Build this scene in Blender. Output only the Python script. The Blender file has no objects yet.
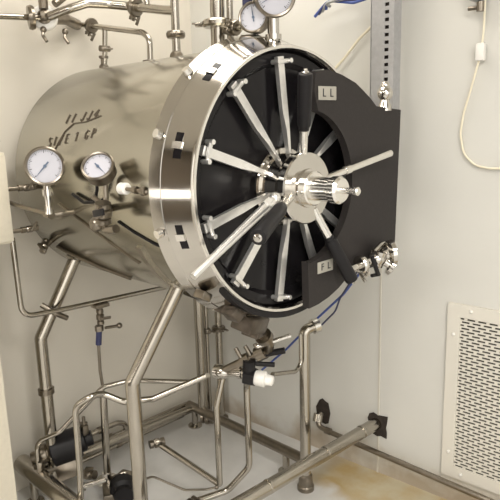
import bpy, bmesh, math, random
from mathutils import Vector, Matrix
random.seed(7)
S = bpy.context.scene
COL = S.collection
PI = math.pi
V = Vector

# ------------------------------------------------------------------ camera
F_PX, PITCH, YAW, ROLL = 602.67, 0.2065, 0.7846, -0.0283
CAM = V((1.3649, -1.583, 1.7026))
fw = V((-math.cos(YAW) * math.cos(PITCH), math.sin(YAW) * math.cos(PITCH), -math.sin(PITCH)))
rt = fw.cross(V((0, 0, 1))).normalized()
up = rt.cross(fw)
r2 = rt * math.cos(ROLL) + up * math.sin(ROLL)
u2 = up * math.cos(ROLL) - rt * math.sin(ROLL)
cd = bpy.data.cameras.new('camera')
cam = bpy.data.objects.new('camera', cd)
COL.objects.link(cam)
cd.sensor_width = 36
cd.lens = 36 * F_PX / 500
cd.clip_start = 0.02
cam.matrix_world = Matrix(((r2.x, u2.x, -fw.x, CAM.x), (r2.y, u2.y, -fw.y, CAM.y), (r2.z, u2.z, -fw.z, CAM.z), (0, 0, 0, 1)))
S.camera = cam

# ------------------------------------------------------------------ world, lights, exposure
w = bpy.data.worlds.new('world')
S.world = w
w.use_nodes = True
# the unseen rest of the room beyond the open sides: glow added behind the viewer for streaks on the steel, dim elsewhere
nt = w.node_tree
bg = nt.nodes['Background']
tc = nt.nodes.new('ShaderNodeTexCoord')
dp = nt.nodes.new('ShaderNodeVectorMath'); dp.operation = 'DOT_PRODUCT'
nt.links.new(tc.outputs['Generated'], dp.inputs[0])
dp.inputs[1].default_value = V((0.86, -0.48, 0.15)).normalized()
rp = nt.nodes.new('ShaderNodeValToRGB')
nt.links.new(dp.outputs['Value'], rp.inputs[0])
e = rp.color_ramp.elements
e[0].position, e[0].color = 0.0, (0.05, 0.042, 0.034, 1)
e[1].position, e[1].color = 1.0, (2.6, 2.5, 2.3, 1)
k = e.new(0.55); k.color = (0.10, 0.088, 0.072, 1)
k = e.new(0.80); k.color = (0.55, 0.52, 0.47, 1)
nt.links.new(rp.outputs[0], bg.inputs[0])
bg.inputs[1].default_value = 1.0
S.view_settings.view_transform = 'Standard'
S.view_settings.look = 'None'
S.view_settings.gamma = 1
S.view_settings.use_curve_mapping = False
S.view_settings.exposure = 0.0


def area(loc, aim, sx, sy, power, col):
    l = bpy.data.lights.new('ceiling_lamp', 'AREA')
    l.shape = 'RECTANGLE'
    l.size, l.size_y, l.energy, l.color = sx, sy, power, col
    o = bpy.data.objects.new('ceiling_lamp', l)
    o.location = loc
    o.rotation_euler = (V(aim) - V(loc)).to_track_quat('-Z', 'Y').to_euler()
    COL.objects.link(o)
    return o


WARM = (1.0, 0.975, 0.925)
area((-0.45, 0.02, 2.93), (-0.45, 0.02, 0), 0.8, 0.9, 3.4, WARM)
area((1.9, -1.0, 2.93), (1.9, -1.0, 0), 1.2, 0.6, 45, WARM)
area((0.5, -2.6, 2.93), (0.5, -2.6, 0), 1.2, 0.6, 46, WARM)

# ------------------------------------------------------------------ materials


def mat(name, col, rough=0.5, metal=0.0, bump=0.0, scale=40.0, var=0.0, stretch=(1, 1, 1), spec=0.5, rvar=0.0, emis=0.0):
    m = bpy.data.materials.new(name)
    m.use_nodes = True
    nt = m.node_tree
    b = nt.nodes['Principled BSDF']
    b.inputs['Base Color'].default_value = (*col, 1)
    b.inputs['Roughness'].default_value = rough
    b.inputs['Metallic'].default_value = metal
    b.inputs['Specular IOR Level'].default_value = spec
    if emis:
        b.inputs['Emission Color'].default_value = (*col, 1)
        b.inputs['Emission Strength'].default_value = emis
    if bump or var or rvar:
        tc = nt.nodes.new('ShaderNodeTexCoord')
        mp = nt.nodes.new('ShaderNodeMapping')
        mp.inputs['Scale'].default_value = stretch
        nz = nt.nodes.new('ShaderNodeTexNoise')
        nz.inputs['Scale'].default_value = scale
        nz.inputs['Detail'].default_value = 6
        nt.links.new(tc.outputs['Object'], mp.inputs[0])
        nt.links.new(mp.outputs[0], nz.inputs[0])
        if var:
            rp = nt.nodes.new('ShaderNodeValToRGB')
            rp.color_ramp.elements[0].position = 0.3
            rp.color_ramp.elements[1].position = 0.7
            rp.color_ramp.elements[0].color = (*[c * (1 - var) for c in col], 1)
            rp.color_ramp.elements[1].color = (*[min(1, c * (1 + var)) for c in col], 1)
            nt.links.new(nz.outputs[0], rp.inputs[0])
            nt.links.new(rp.outputs[0], b.inputs['Base Color'])
        if rvar:
            mr = nt.nodes.new('ShaderNodeMapRange')
            mr.inputs['To Min'].default_value = max(0.02, rough - rvar)
            mr.inputs['To Max'].default_value = rough + rvar
            mr.inputs['From Min'].default_value = 0.3
            mr.inputs['From Max'].default_value = 0.7
            nt.links.new(nz.outputs[0], mr.inputs['Value'])
            nt.links.new(mr.outputs[0], b.inputs['Roughness'])
        if bump:
            bp = nt.nodes.new('ShaderNodeBump')
            bp.inputs['Strength'].default_value = bump
            bp.inputs['Distance'].default_value = 0.002
            nt.links.new(nz.outputs[0], bp.inputs['Height'])
            nt.links.new(bp.outputs[0], b.inputs['Normal'])
    return m


M = dict(
    shell=mat('brushed_shell_steel', (0.44, 0.42, 0.36), 0.19, 1, 0.14, 3.5, 0.14, (0.5, 1, 1), rvar=0.05),
    polish=mat('polished_steel', (0.60, 0.575, 0.535), 0.11, 1, 0.03, 6, 0.05, rvar=0.04),
    bright=mat('bright_machined_steel', (0.82, 0.80, 0.76), 0.22, 1, 0.05, 60, 0.04),
    pipe=mat('pipe_steel', (0.45, 0.42, 0.37), 0.17, 1, 0.02, 12, 0.05, rvar=0.05),
    frame=mat('frame_steel', (0.42, 0.39, 0.34), 0.20, 1, 0.02, 12, 0.06, rvar=0.06),
    cast=mat('cast_fitting_steel', (0.25, 0.22, 0.18), 0.28, 1, 0.04, 40, 0.1),
    spoke=mat('zinc_bar', (0.84, 0.83, 0.81), 0.30, 0.85, 0.04, 50, 0.05),
    bronze=mat('dark_bronze_casting', (0.12, 0.10, 0.08), 0.35, 0.6, 0.1, 40, 0.2),
    dull=mat('dull_galvanised_steel', (0.42, 0.42, 0.43), 0.45, 0.5, 0.05, 60, 0.06),
    door=mat('glossy_black_door', (0.010, 0.009, 0.010), 0.18, 0, 0.03, 8, 0.1, spec=0.2),  # one even gloss black, used on the slot plates too
    yoke=mat('charcoal_yoke_paint', (0.030, 0.026, 0.025), 0.5, 0, 0.05, 80, 0.08, spec=0.22),
    rubber=mat('black_rubber', (0.012, 0.011, 0.012), 0.45, 0, 0.1, 90, spec=0.25),
    white=mat('white_plastic', (0.82, 0.80, 0.76), 0.4),
    dial=mat('white_gauge_dial', (0.54, 0.54, 0.60), 0.35),
    ink=mat('black_ink', (0.03, 0.03, 0.035), 0.6),
    bluegrey=mat('steel_blue_needle', (0.10, 0.14, 0.22), 0.4),
    marker=mat('brown_marker_ink', (0.10, 0.078, 0.055), 0.7),
    label=mat('cream_label_plate', (0.40, 0.38, 0.33), 0.4),
    cream=mat('cream_enamel', (0.66, 0.61, 0.50), 0.45, 0, 0.02, 50, 0.03),
    vent=mat('white_enamel_grille', (0.70, 0.67, 0.60), 0.4),
    slot=mat('duct_shade', (0.07, 0.062, 0.05), 0.9),
    hole=mat('cavity_shade', (0.035, 0.026, 0.02), 0.95, 0, 0.6, 30, 0.4),
    blue=mat('blue_tube', (0.05, 0.09, 0.33), 0.4),
    navy=mat('navy_sleeve', (0.03, 0.035, 0.10), 0.5),
    cable=mat('cream_cable', (0.80, 0.74, 0.58), 0.5),
    seam=mat('wall_joint_sealant', (0.60, 0.57, 0.50), 0.6),
    ceiling=mat('white_ceiling', (0.75, 0.72, 0.66), 0.8, 0, 0.02, 20, 0.02),
    wall_dim=mat('dim_brown_wall', (0.16, 0.13, 0.10), 0.6),
    pane=mat('unseen_pane_glow', (1.0, 0.95, 0.88), 0.3, emis=3.0),
    lamp=mat('lamp_diffuser', (1.0, 0.94, 0.85), 0.5, emis=6.0),
    dark_surround=mat('dark_brown_surround', (0.06, 0.045, 0.035), 0.5),
)


def wall_mat(name, col):
    m = mat(name, col, 0.32, 0, 0.04, 3.0, 0.025, spec=0.35)
    return m


M['wall_r'] = wall_mat('cool_lit_wall_panel', (0.655, 0.645, 0.605))  # both walls share one paint; the two tints carry their different light
M['wall_l'] = wall_mat('warm_lit_wall_panel', (0.69, 0.65, 0.575))


def floor_mat():
    m = mat('grey_screed_floor', (0.66, 0.65, 0.63), 0.38, 0, 0.15, 8, 0.06, rvar=0.08)
    nt = m.node_tree
    b = nt.nodes['Principled BSDF']
    src = b.inputs['Base Color'].links[0].from_socket
    tc = nt.nodes.new('ShaderNodeTexCoord')
    sp = nt.nodes.new('ShaderNodeSeparateXYZ')
    nt.links.new(tc.outputs['Object'], sp.inputs[0])
    nz = nt.nodes.new('ShaderNodeTexNoise')
    nz.inputs['Scale'].default_value = 5
    nz.inputs['Detail'].default_value = 5
    nt.links.new(tc.outputs['Object'], nz.inputs[0])
    # distance from the stained strip by the right-hand wall
    a = nt.nodes.new('ShaderNodeMath'); a.operation = 'MULTIPLY_ADD'
    nt.links.new(nz.outputs[0], a.inputs[0]); a.inputs[1].default_value = 0.35
    nt.links.new(sp.outputs['Y'], a.inputs[2])
    r1 = nt.nodes.new('ShaderNodeMapRange'); r1.interpolation_type = 'SMOOTHSTEP'
    r1.inputs['From Min'].default_value = 1.74; r1.inputs['From Max'].default_value = 1.88
    nt.links.new(a.outputs[0], r1.inputs['Value'])
    rx = nt.nodes.new('ShaderNodeMapRange'); rx.interpolation_type = 'SMOOTHSTEP'
    rx.inputs['From Min'].default_value = -1.75; rx.inputs['From Max'].default_value = -1.50
    nt.links.new(sp.outputs['X'], rx.inputs['Value'])
    rm = nt.nodes.new('ShaderNodeMath'); rm.operation = 'MULTIPLY'
    nt.links.new(r1.outputs[0], rm.inputs[0]); nt.links.new(rx.outputs[0], rm.inputs[1])
    rp = nt.nodes.new('ShaderNodeValToRGB')
    rp.color_ramp.elements[0].color = (0.46, 0.33, 0.15, 1); rp.color_ramp.elements[0].position = 0.40
    rp.color_ramp.elements[1].color = (0.54, 0.48, 0.34, 1); rp.color_ramp.elements[1].position = 0.62
    nt.links.new(nz.outputs[0], rp.inputs[0])
    mx = nt.nodes.new('ShaderNodeMix'); mx.data_type = 'RGBA'
    nt.links.new(rm.outputs[0], mx.inputs['Factor'])
    nt.links.new(src, mx.inputs[6]); nt.links.new(rp.outputs[0], mx.inputs[7])
    nt.links.new(mx.outputs[2], b.inputs['Base Color'])
    return m


M['floor'] = floor_mat()


def add_base_dirt(m):
    # brown damp marks along the foot of the wall panel
    nt = m.node_tree
    b = nt.nodes['Principled BSDF']
    src = b.inputs['Base Color'].links[0].from_socket
    tc = nt.nodes.new('ShaderNodeTexCoord')
    sp = nt.nodes.new('ShaderNodeSeparateXYZ')
    nt.links.new(tc.outputs['Object'], sp.inputs[0])
    nz = nt.nodes.new('ShaderNodeTexNoise')
    nz.inputs['Scale'].default_value = 4
    nz.inputs['Detail'].default_value = 6
    nt.links.new(tc.outputs['Object'], nz.inputs[0])
    a = nt.nodes.new('ShaderNodeMath'); a.operation = 'MULTIPLY_ADD'
    nt.links.new(nz.outputs[0], a.inputs[0]); a.inputs[1].default_value = -0.45
    nt.links.new(sp.outputs['Z'], a.inputs[2])
    r = nt.nodes.new('ShaderNodeMapRange')
    r.inputs['From Min'].default_value = -0.20; r.inputs['From Max'].default_value = -0.10
    r.inputs['To Min'].default_value = 0.75; r.inputs['To Max'].default_value = 0.0
    nt.links.new(a.outputs[0], r.inputs['Value'])
    mx = nt.nodes.new('ShaderNodeMix'); mx.data_type = 'RGBA'
    nt.links.new(r.outputs[0], mx.inputs['Factor'])
    nt.links.new(src, mx.inputs[6]); mx.inputs[7].default_value = (0.36, 0.28, 0.19, 1)
    nt.links.new(mx.outputs[2], b.inputs['Base Color'])


add_base_dirt(M['wall_r'])

# ------------------------------------------------------------------ mesh helpers
LOC = {}


def frame_of(d, ref=None):
    d = V(d).normalized()
    ref = V(ref) if ref is not None else (V((0, 0, 1)) if abs(d.z) < 0.9 else V((1, 0, 0)))
    a = ref - d * ref.dot(d)
    if a.length < 1e-5:
        a = V((1, 0, 0)) - d * d.x
    a.normalize()
    return a, d.cross(a), d


def fillet(pts, rad, n=6):
    pts = [V(p) for p in pts]
    if rad <= 0 or len(pts) < 3:
        return pts
    out = [pts[0]]
    for i in range(1, len(pts) - 1):
        p, a, b = pts[i], pts[i - 1] - pts[i], pts[i + 1] - pts[i]
        la, lb = a.length, b.length
        a.normalize(); b.normalize()
        ang = a.angle(b, PI)
        if ang > PI - 0.05 or ang < 0.05:
            out.append(p); continue
        t = min(rad / math.tan(ang / 2), la * 0.48, lb * 0.48)
        A, B = p + a * t, p + b * t
        for k in range(n + 1):
            s = k / n
            out.append(A * (1 - s) ** 2 + p * 2 * s * (1 - s) + B * s * s)
    out.append(pts[-1])
    return out


class MB:
    def __init__(self):
        self.bm = bmesh.new()

    def loft(self, rings, cap=True, closed=False):
        bm = self.bm
        vs = [[bm.verts.new(p) for p in r] for r in rings]
        n = len(rings[0])
        pairs = list(zip(vs[:-1], vs[1:]))
        if closed:
            pairs.append((vs[-1], vs[0]))
        for a, b in pairs:
            for i in range(n):
                j = (i + 1) % n
                try:
                    bm.faces.new((a[i], a[j], b[j], b[i]))
                except ValueError:
                    pass
        if cap and not closed:
            bm.faces.new(list(reversed(vs[0])))
            bm.faces.new(vs[-1])
        return self

    def tube(self, pts, r, bend=0.05, seg=14):
        pts = fillet(pts, bend)
        a, b, _ = frame_of(pts[1] - pts[0])
        rings = []
        for i, p in enumerate(pts):
            t = (pts[min(i + 1, len(pts) - 1)] - pts[max(i - 1, 0)]).normalized()
            a = (a - t * a.dot(t)).normalized()
            b = t.cross(a)
            rr = r[i] if isinstance(r, (list, tuple)) else r
            rings.append([p + (a * math.cos(2 * PI * k / seg) + b * math.sin(2 * PI * k / seg)) * rr for k in range(seg)])
        return self.loft(rings)

    def lathe(self, prof, o, d, seg=32, cap=True, ang=None):
        # prof: list of (distance along axis, radius)
        a, b, d = frame_of(d)
        o = V(o)
        rings = [[o + d * h + (a * math.cos(2 * PI * k / seg) + b * math.sin(2 * PI * k / seg)) * max(r, 1e-4) for k in range(seg)] for h, r in prof]
        return self.loft(rings, cap)

    def ring(self, prof, o, d, seg=64):
        return self.loft_ring(prof, o, d, seg)

    def loft_ring(self, prof, o, d, seg):
        # closed cross-section revolved: no caps
        a, b, d = frame_of(d)
        o = V(o)
        rings = []
        for k in range(seg):
            u = a * math.cos(2 * PI * k / seg) + b * math.sin(2 * PI * k / seg)
            rings.append([o + d * h + u * r for h, r in prof])
        return self.loft(rings, False, True)

    def cyl(self, p0, p1, r, r1=None, seg=20):
        p0, p1 = V(p0), V(p1)
        r1 = r if r1 is None else r1
        return self.lathe([(0, r), ((p1 - p0).length, r1)], p0, p1 - p0, seg)

    def hex(self, p0, p1, r):
        return self.cyl(p0, p1, r, None, 6)

    def sphere(self, c, r, sc=(1, 1, 1), seg=16):
        m = Matrix.Translation(V(c)) @ Matrix.Diagonal((*[s * r for s in sc], 1))
        bmesh.ops.create_uvsphere(self.bm, u_segments=seg, v_segments=seg // 2, radius=1, matrix=m)
        return self

    def box(self, c, size, ax=None, ay=None, bev=0.0):
        ax = V(ax).normalized() if ax is not None else V((1, 0, 0))
        ay = V(ay) if ay is not None else (V((0, 1, 0)) if abs(ax.y) < 0.9 else V((0, 0, 1)))
        ay = (ay - ax * ay.dot(ax)).normalized()
        az = ax.cross(ay)
        m = Matrix(((ax.x, ay.x, az.x, c[0]), (ax.y, ay.y, az.y, c[1]), (ax.z, ay.z, az.z, c[2]), (0, 0, 0, 1))) @ Matrix.Diagonal((*size, 1))
        g = bmesh.ops.create_cube(self.bm, size=1, matrix=m)
        if bev:
            es = list({e for v in g['verts'] for e in v.link_edges})
            bmesh.ops.bevel(self.bm, geom=es, offset=bev, segments=2, affect='EDGES', profile=0.5)
        return self

    def prism(self, poly, t, o, ax, ay):
        # polygon (u, v) in the plane o, ax, ay; thickness t along ax x ay
        ax, ay = V(ax).normalized(), V(ay).normalized()
        n = ax.cross(ay)
        o = V(o)
        a = [self.bm.verts.new(o + ax * u + ay * v) for u, v in poly]
        b = [self.bm.verts.new(o + ax * u + ay * v + n * t) for u, v in poly]
        self.bm.faces.new(list(reversed(a)))
        self.bm.faces.new(b)
        for i in range(len(poly)):
            j = (i + 1) % len(poly)
            self.bm.faces.new((a[i], a[j], b[j], b[i]))
        return self

    def build(self, name, m, parent=None, label=None, smooth=True, sharp=30):
        bm = self.bm
        bmesh.ops.recalc_face_normals(bm, faces=bm.faces)
        off = V((0, 0, 0))
        if parent is not None:
            off = LOC[parent.name]
        else:
            xs = [v.co for v in bm.verts]
            off = V((sum(c.x for c in xs) / len(xs), sum(c.y for c in xs) / len(xs), min(c.z for c in xs)))
        for v in bm.verts:
            v.co -= off
        me = bpy.data.meshes.new(name)
        bm.to_mesh(me)
        bm.free()
        if smooth:
            for p in me.polygons:
                p.use_smooth = True
            me.set_sharp_from_angle(angle=math.radians(sharp))
        me.materials.append(M[m] if isinstance(m, str) else m)
        o = bpy.data.objects.new(name, me)
        COL.objects.link(o)
        if parent is not None:
            o.parent = parent
        else:
            o.location = off
        LOC[o.name] = off
        if label:
            o['label'] = label
        return o


def thing(name, label, cat, loc, group=None):
    o = bpy.data.objects.new(name, None)
    o.empty_display_size = 0.05
    o.location = loc
    COL.objects.link(o)
    LOC[o.name] = V(loc)
    o['label'], o['category'] = label, cat
    if group:
        o['group'] = group
    return o


def tag(o, label, cat, group=None):
    o['label'], o['category'] = label, cat
    if group:
        o['group'] = group
    return o


def struct(o):
    o['kind'] = 'structure'
    return o


def clamp_mb(p, d, r, wing=(0, -1, 0)):
    # hygienic clamp: split ring, two lugs and a wing nut
    p, d = V(p), V(d).normalized()
    mb = MB()
    mb.lathe([(-0.013, r * 1.05), (-0.013, r * 1.75), (-0.006, r * 2.0), (0.006, r * 2.0), (0.013, r * 1.75), (0.013, r * 1.05)], p, d, 24)
    wv = V(wing) - d * V(wing).dot(d)
    wv.normalize()
    s = d.cross(wv)
    c = p + wv * r * 2.3
    for q in (-1, 1):
        mb.box(c + s * q * 0.008, (r * 1.1, 0.008, 0.014), wv, s, 0.002)
    mb.cyl(c - s * 0.016, c + s * 0.034, 0.0035, seg=10)
    mb.box(c + s * 0.030, (0.040, 0.013, 0.007), wv, s, 0.002)
    return mb


def clamp(par, p, d, r, wing=(0, -1, 0), m='cast'):
    return clamp_mb(p, d, r, wing).build('clamp', m, par)


def flange_foot(par, p, r):
    return MB().lathe([(0, r * 1.9), (0.012, r * 1.9), (0.016, r * 1.2), (0.03, r * 1.05)], p, (0, 0, 1), 24).build('floor_flange', 'cast', par)


# ------------------------------------------------------------------ room shell
XL = -1.3                       # left wall plane
WA = math.atan(0.06)            # the right wall runs 3.4 degrees off the vessel axis
wd = V((math.cos(WA), math.sin(WA), 0))      # along the right wall
wn = V((math.sin(WA), -math.cos(WA), 0))     # out of the right wall into the room
W0 = V((XL, 0.67, 0))


def wp(x, z, off=0.0):
    """point of the right wall at world x and height z, off metres into the room"""
    s = (x - XL) / wd.x
    return W0 + wd * s + V((0, 0, z)) + wn * off


struct(MB().box((1.25, -1.2, -0.06), (5.3, 4.3, 0.12)).build('floor', 'floor', None, smooth=False))
struct(MB().box((1.25, -1.2, 3.06), (5.3, 4.5, 0.12)).build('ceiling', 'ceiling', None, smooth=False))
struct(MB().box((XL - 0.05, -1.25, 1.5), (0.1, 3.9, 3.0)).build('wall_left', 'wall_l', None, smooth=False))
wr = MB().box(W0 + wd * 2.5 - wn * 0.05 + V((0, 0, 1.5)), (5.0, 0.1, 3.0), wd).build('wall_right', 'wall_r', None, smooth=False)
struct(wr)
struct(MB().box((0.1, -3.45, 1.5), (2.9, 0.1, 3.0)).build('wall_back', 'wall_dim', None, smooth=False))
w1 = struct(MB().box((-0.55, -3.385, 1.20), (1.7, 0.03, 0.42)).build('unseen_window_1', 'dark_surround', None, smooth=False))  # unseen, placed and sized to put a bright streak on the collar
MB().box((-0.55, -3.368, 1.20), (1.6, 0.008, 0.32)).build('unseen_lit_pane', 'pane', w1, smooth=False)

# joint strip between two panels of the right wall
struct(MB().box(wp(-0.114, 1.5, 0.002), (0.008, 0.004, 3.0), wd).build('trim_1', 'seam', None, smooth=False))
# cream door jamb standing just left of the vessel
struct(MB().box((-1.14, -0.764, 0.60), (0.28, 0.18, 1.20)).build('trim_2', 'cream', None, smooth=False))


# dark ragged patches for the shade inside holes in the right wall, its children
def ragged(x, z, rx, rz, n=15, sq=False):
    mb = MB()
    poly = []
    for k in range(n):
        a = 2 * PI * k / n
        c, s = math.cos(a), math.sin(a)
        q = 1 / max(abs(c), abs(s)) if sq else 1
        j = random.uniform(0.88, 1.1)
        poly.append((c * q * rx * j, s * q * rz * j))
    mb.prism(poly, 0.004, wp(x, z, 0.001), wd, (0, 0, 1))
    return mb.build('hole_shade_patch', 'hole', wr, smooth=False)


LOC['wall_right'] = LOC[wr.name]
ragged(-0.435, 0.225, 0.046, 0.072)
ragged(-0.118, 0.252, 0.050, 0.055, 16, True)

# ------------------------------------------------------------------ the pressure vessel
AX = V((1, 0, 0))
ZC = 1.5


def P(x, ang, r):
    a = math.radians(ang)
    return V((x, r * math.cos(a), ZC + r * math.sin(a)))


ves = thing('pressure_vessel', 'large horizontal stainless steel pressure vessel with black spoked door and handwheel', 'pressure vessel', (-0.6, 0, 0))
shell = MB().lathe([(-1.20, 0.05), (-1.195, 0.2), (-1.18, 0.34), (-1.165, 0.42), (-1.146, 0.465), (-1.14, 0.467), (-0.15, 0.467), (-0.15, 0.3)],
                   (0, 0, ZC), AX, 128).build('shell', 'shell', ves)


# handwriting in marker on the shell: strokes as thin ribbons lying on the curved surface
def stroke(mb, pts, x0, a0, h):
    # pts in letter units; u runs along the vessel axis, v runs up the curve
    R = 0.4682
    q = []
    for (u0, v0), (u1, v1) in zip(pts[:-1], pts[1:]):
        for k in range(4):
            q.append((u0 + (u1 - u0) * k / 4, v0 + (v1 - v0) * k / 4))
    q.append(pts[-1])
    P3 = [P(x0 + u * h, a0 - math.degrees(v * h / R), R) for u, v in q]
    mb.tube(P3, 0.0019, 0, 6)


wr_mb = MB()
L = {
    'S': [[(.6, .9), (.3, 1), (.1, .8), (.2, .55), (.5, .45), (.55, .2), (.3, 0), (0, .1)]],
    'I': [[(.2, 0), (.3, 1)]],
    'Z': [[(0, .95), (.5, 1), (.05, .0), (.55, .05)]],
    'E': [[(.5, 1), (.1, .95), (.05, 0), (.5, .05)], [(.08, .5), (.4, .52)]],
    '1': [[(.1, .75), (.3, 1), (.25, 0)]],
    '/': [[(0, -.1), (.5, 1.1)]],
    'G': [[(.55, .85), (.3, 1), (.05, .6), (.1, .1), (.4, 0), (.55, .4), (.35, .42)]],
    'P': [[(.1, 0), (.15, 1), (.5, .95), (.55, .6), (.15, .5)]],
    'J': [[(.45, 1), (.4, .15), (.2, 0), (.0, .2)]],
    'H': [[(0, 0), (.05, 1)], [(.45, 0), (.5, 1)], [(.02, .5), (.5, .5)]],
    '4': [[(.35, 0), (.4, 1), (0, .4), (.6, .42)]],
}


def write(s, x0, a0, h, adv, climb):
    x = x0
    for ch in s:
        for st in L.get(ch, []):
            stroke(wr_mb, st, x, a0 - climb * (x - x0), h)
        x += adv if ch != ' ' else adv * 0.55


write('SI/E 1 GP', -0.875, 163.0, 0.036, 0.043, 13.5)
write('II JJ4', -0.79, 151.5, 0.038, 0.042, 9)
stroke(wr_mb, [(0, 0), (1.2, 1.9), (2.2, 2.6), (4.0, 2.7), (6.0, 3.2)], -0.82, 166, 0.045)
wr_mb.build('marker_writing', 'marker', shell)

# collar: polished band that steps down towards the door
col_mb = MB()
prof = [(-0.150, 0.440), (-0.150, 0.499), (-0.147, 0.502), (-0.106, 0.4905), (-0.105, 0.4875), (-0.094, 0.484), (-0.012, 0.456), (-0.002, 0.454), (0.002, 0.450), (0.002, 0.442), (-0.006, 0.438), (-0.060, 0.434), (-0.060, 0.41)]
col_mb.loft_ring(prof, (0, 0, ZC), AX, 160)
collar = col_mb.build('collar', 'polish', ves, sharp=12)
MB().loft_ring([(0.001, 0.4525), (0.006, 0.4515), (0.006, 0.4425), (0.001, 0.4415)], (0, 0, ZC), AX, 160).build('collar_rim', 'bright', collar)


def coll_r(x):
    return 0.484 + (x + 0.094) / 0.082 * (0.456 - 0.484)


def patch(x0, x1, a0, a1, lift, m, name):
    mb = MB()
    rings = []
    for k in range(7):
        a = a0 + (a1 - a0) * k / 6
        rings.append([P(x0, a, coll_r(x0) - 0.004), P(x1, a, coll_r(x1) - 0.004), P(x1, a, coll_r(x1) + lift), P(x0, a, coll_r(x0) + lift)])
    mb.loft(rings)
    return mb.build(name, m, collar)


for ac in (162, 196, 130):
    patch(-0.072, -0.048, ac - 4.8, ac - 1.3, 0.0012, 'door', 'slot_shade_plate')  # dark raised plate stands in for the shade of an open slot
    patch(-0.075, -0.046, ac - 1.3, ac + 1.3, 0.006, 'bright', 'locking_lug')
    patch(-0.070, -0.045, ac + 1.3, ac + 4.8, 0.0012, 'door', 'slot_shade_plate')
for ac in (159, 194, 133):
    MB().cyl(P(-0.128, ac, 0.495), P(-0.128, ac, 0.512), 0.016, 0.014, 20).build('locking_pin', 'bright', collar)

# dark gasket arc bulging below the rim
rings = []
for k in range(33):
    a = -138 + (138 - 38) * k / 32
    e = math.sin(PI * k / 32) ** 0.5
    rings.append([P(0.0, a, 0.455), P(-0.035, a, 0.458), P(-0.035, a, 0.460 + 0.018 * e), P(0.0, a, 0.458 + 0.018 * e)])
MB().loft(rings).build('door_gasket', 'rubber', ves)

# door dish
door = MB().lathe([(-0.10, 0.02), (-0.10, 0.37), (-0.058, 0.435), (-0.030, 0.435), (-0.026, 0.430), (-0.030, 0.40), (-0.045, 0.385), (-0.050, 0.26), (-0.058, 0.16), (-0.060, 0.02)],
                  (0, 0, ZC), AX, 128).build('door', 'door', ves)

# eleven radial locking bars with clamp shoes
for k in range(11):
    ang = 162 + 32.727 * k
    a = math.radians(ang)
    rad = V((0, math.cos(a), math.sin(a)))
    tan = V((0, -math.sin(a), math.cos(a)))
    mb = MB()
    rings = []
    for r, x, wv, t in ((0.418, -0.014, 0.0150, 0.008), (0.25, -0.014, 0.0142, 0.008), (0.18, -0.012, 0.008, 0.011), (0.10, -0.010, 0.005, 0.008)):
        c = V((x, 0, ZC)) + rad * r
        rings.append([c - tan * wv - AX * t, c + tan * wv - AX * t, c + tan * wv + AX * t, c - tan * wv + AX * t])
    mb.loft(rings)
    sp = mb.build('spoke', 'spoke', door, smooth=False)
    c = V((0.002, 0, ZC)) + rad * 0.402
    sh = MB().box(c, (0.010, 0.072, 0.015), AX, tan, 0.004)
    for s in (-1, 1):
        sh.cyl(c + tan * s * 0.030 - AX * 0.02, c + tan * s * 0.030 + AX * 0.012, 0.008, seg=14)
    sh.build('clamp_shoe', 'spoke', door)

# hub
hub = MB().lathe([(-0.058, 0.134), (-0.045, 0.138), (-0.038, 0.134), (-0.036, 0.118), (0.016, 0.112), (0.020, 0.104), (0.030, 0.104), (0.034, 0.120), (0.060, 0.123), (0.066, 0.119), (0.066, 0.066), (0.074, 0.064), (0.074, 0.02)],
                 (0, 0, ZC - 0.016), AX, 96).build('hub', 'polish', ves)
MB().lathe([(0.068, 0.058), (0.095, 0.058), (0.099, 0.054), (0.099, 0.042), (0.172, 0.038), (0.175, 0.045), (0.200, 0.045), (0.208, 0.038), (0.210, 0.01)],
           (0, 0, ZC - 0.016), AX, 64).build('spindle', 'bright', hub)
MB().lathe([(0.205, 0.011), (0.252, 0.010), (0.254, 0.014), (0.268, 0.014), (0.272, 0.010)], (0, 0, ZC - 0.016), AX, 24).build('spindle_bolt', 'bright', hub)


# handwheel levers
def lever(p0, p1, r, g0=None, gr=0.02):
    p0, p1 = V(p0), V(p1)
    pb = p1 if g0 is None else p0.lerp(p1, g0 + 0.03)
    d = (p1 - p0).normalized()
    mb = MB()
    mb.lathe([(0, r), ((pb - p0).length - 0.004, r), ((pb - p0).length, r * 0.8)], p0, d, 20)
    if g0 is None:
        m = p0.lerp(p1, 0.36)
        mb.lathe([(-0.012, r * 1.25), (0.012, r * 1.25)], m, d, 20)
    lv = mb.build('lever', 'bright', ves)
    if g0 is not None:
        q = p0.lerp(p1, g0)
        ln = (p1 - q).length
        MB().lathe([(-0.014, r * 1.2), (0, r * 1.25), (0, gr * 0.95), (0.012, gr), (ln - 0.010, gr * 1.08), (ln - 0.002, gr), (ln, gr * 0.8), (ln + 0.001, 0.004)], q, d, 24).build('grip', 'rubber', lv)
        MB().lathe([(0, gr * 0.55), (0.004, gr * 0.55), (0.006, 0.007), (0.012, 0.006)], p1, d, 20).build('grip_cap', 'polish', lv)
    return lv


lever(P(0.055, 96, 0.10), P(0.12, 102, 0.360), 0.014, 0.36, 0.022)
lever(P(0.055, 2, 0.08), P(0.12, 10.6, 0.436), 0.013)
lever(P(0.055, -66, 0.10), P(0.12, -63.7, 0.410), 0.0145, 0.42, 0.023)
lever(P(0.055, 205, 0.09), P(0.23, 194, 0.430), 0.016, 0.34, 0.023)
bare = MB()
b0, b1 = P(0.06, -168, 0.165), P(0.06, -156.5, 0.56)
bare.cyl(b0, b1, 0.0165, 0.0115, 18)
bare.sphere(b0, 0.020, seg=14)
bare.hex(b0.lerp(b1, 0.05), b0.lerp(b1, 0.12), 0.02)
bare.build('lever', 'spoke', ves, 'long bare steel lever reaching past the rim')

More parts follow.
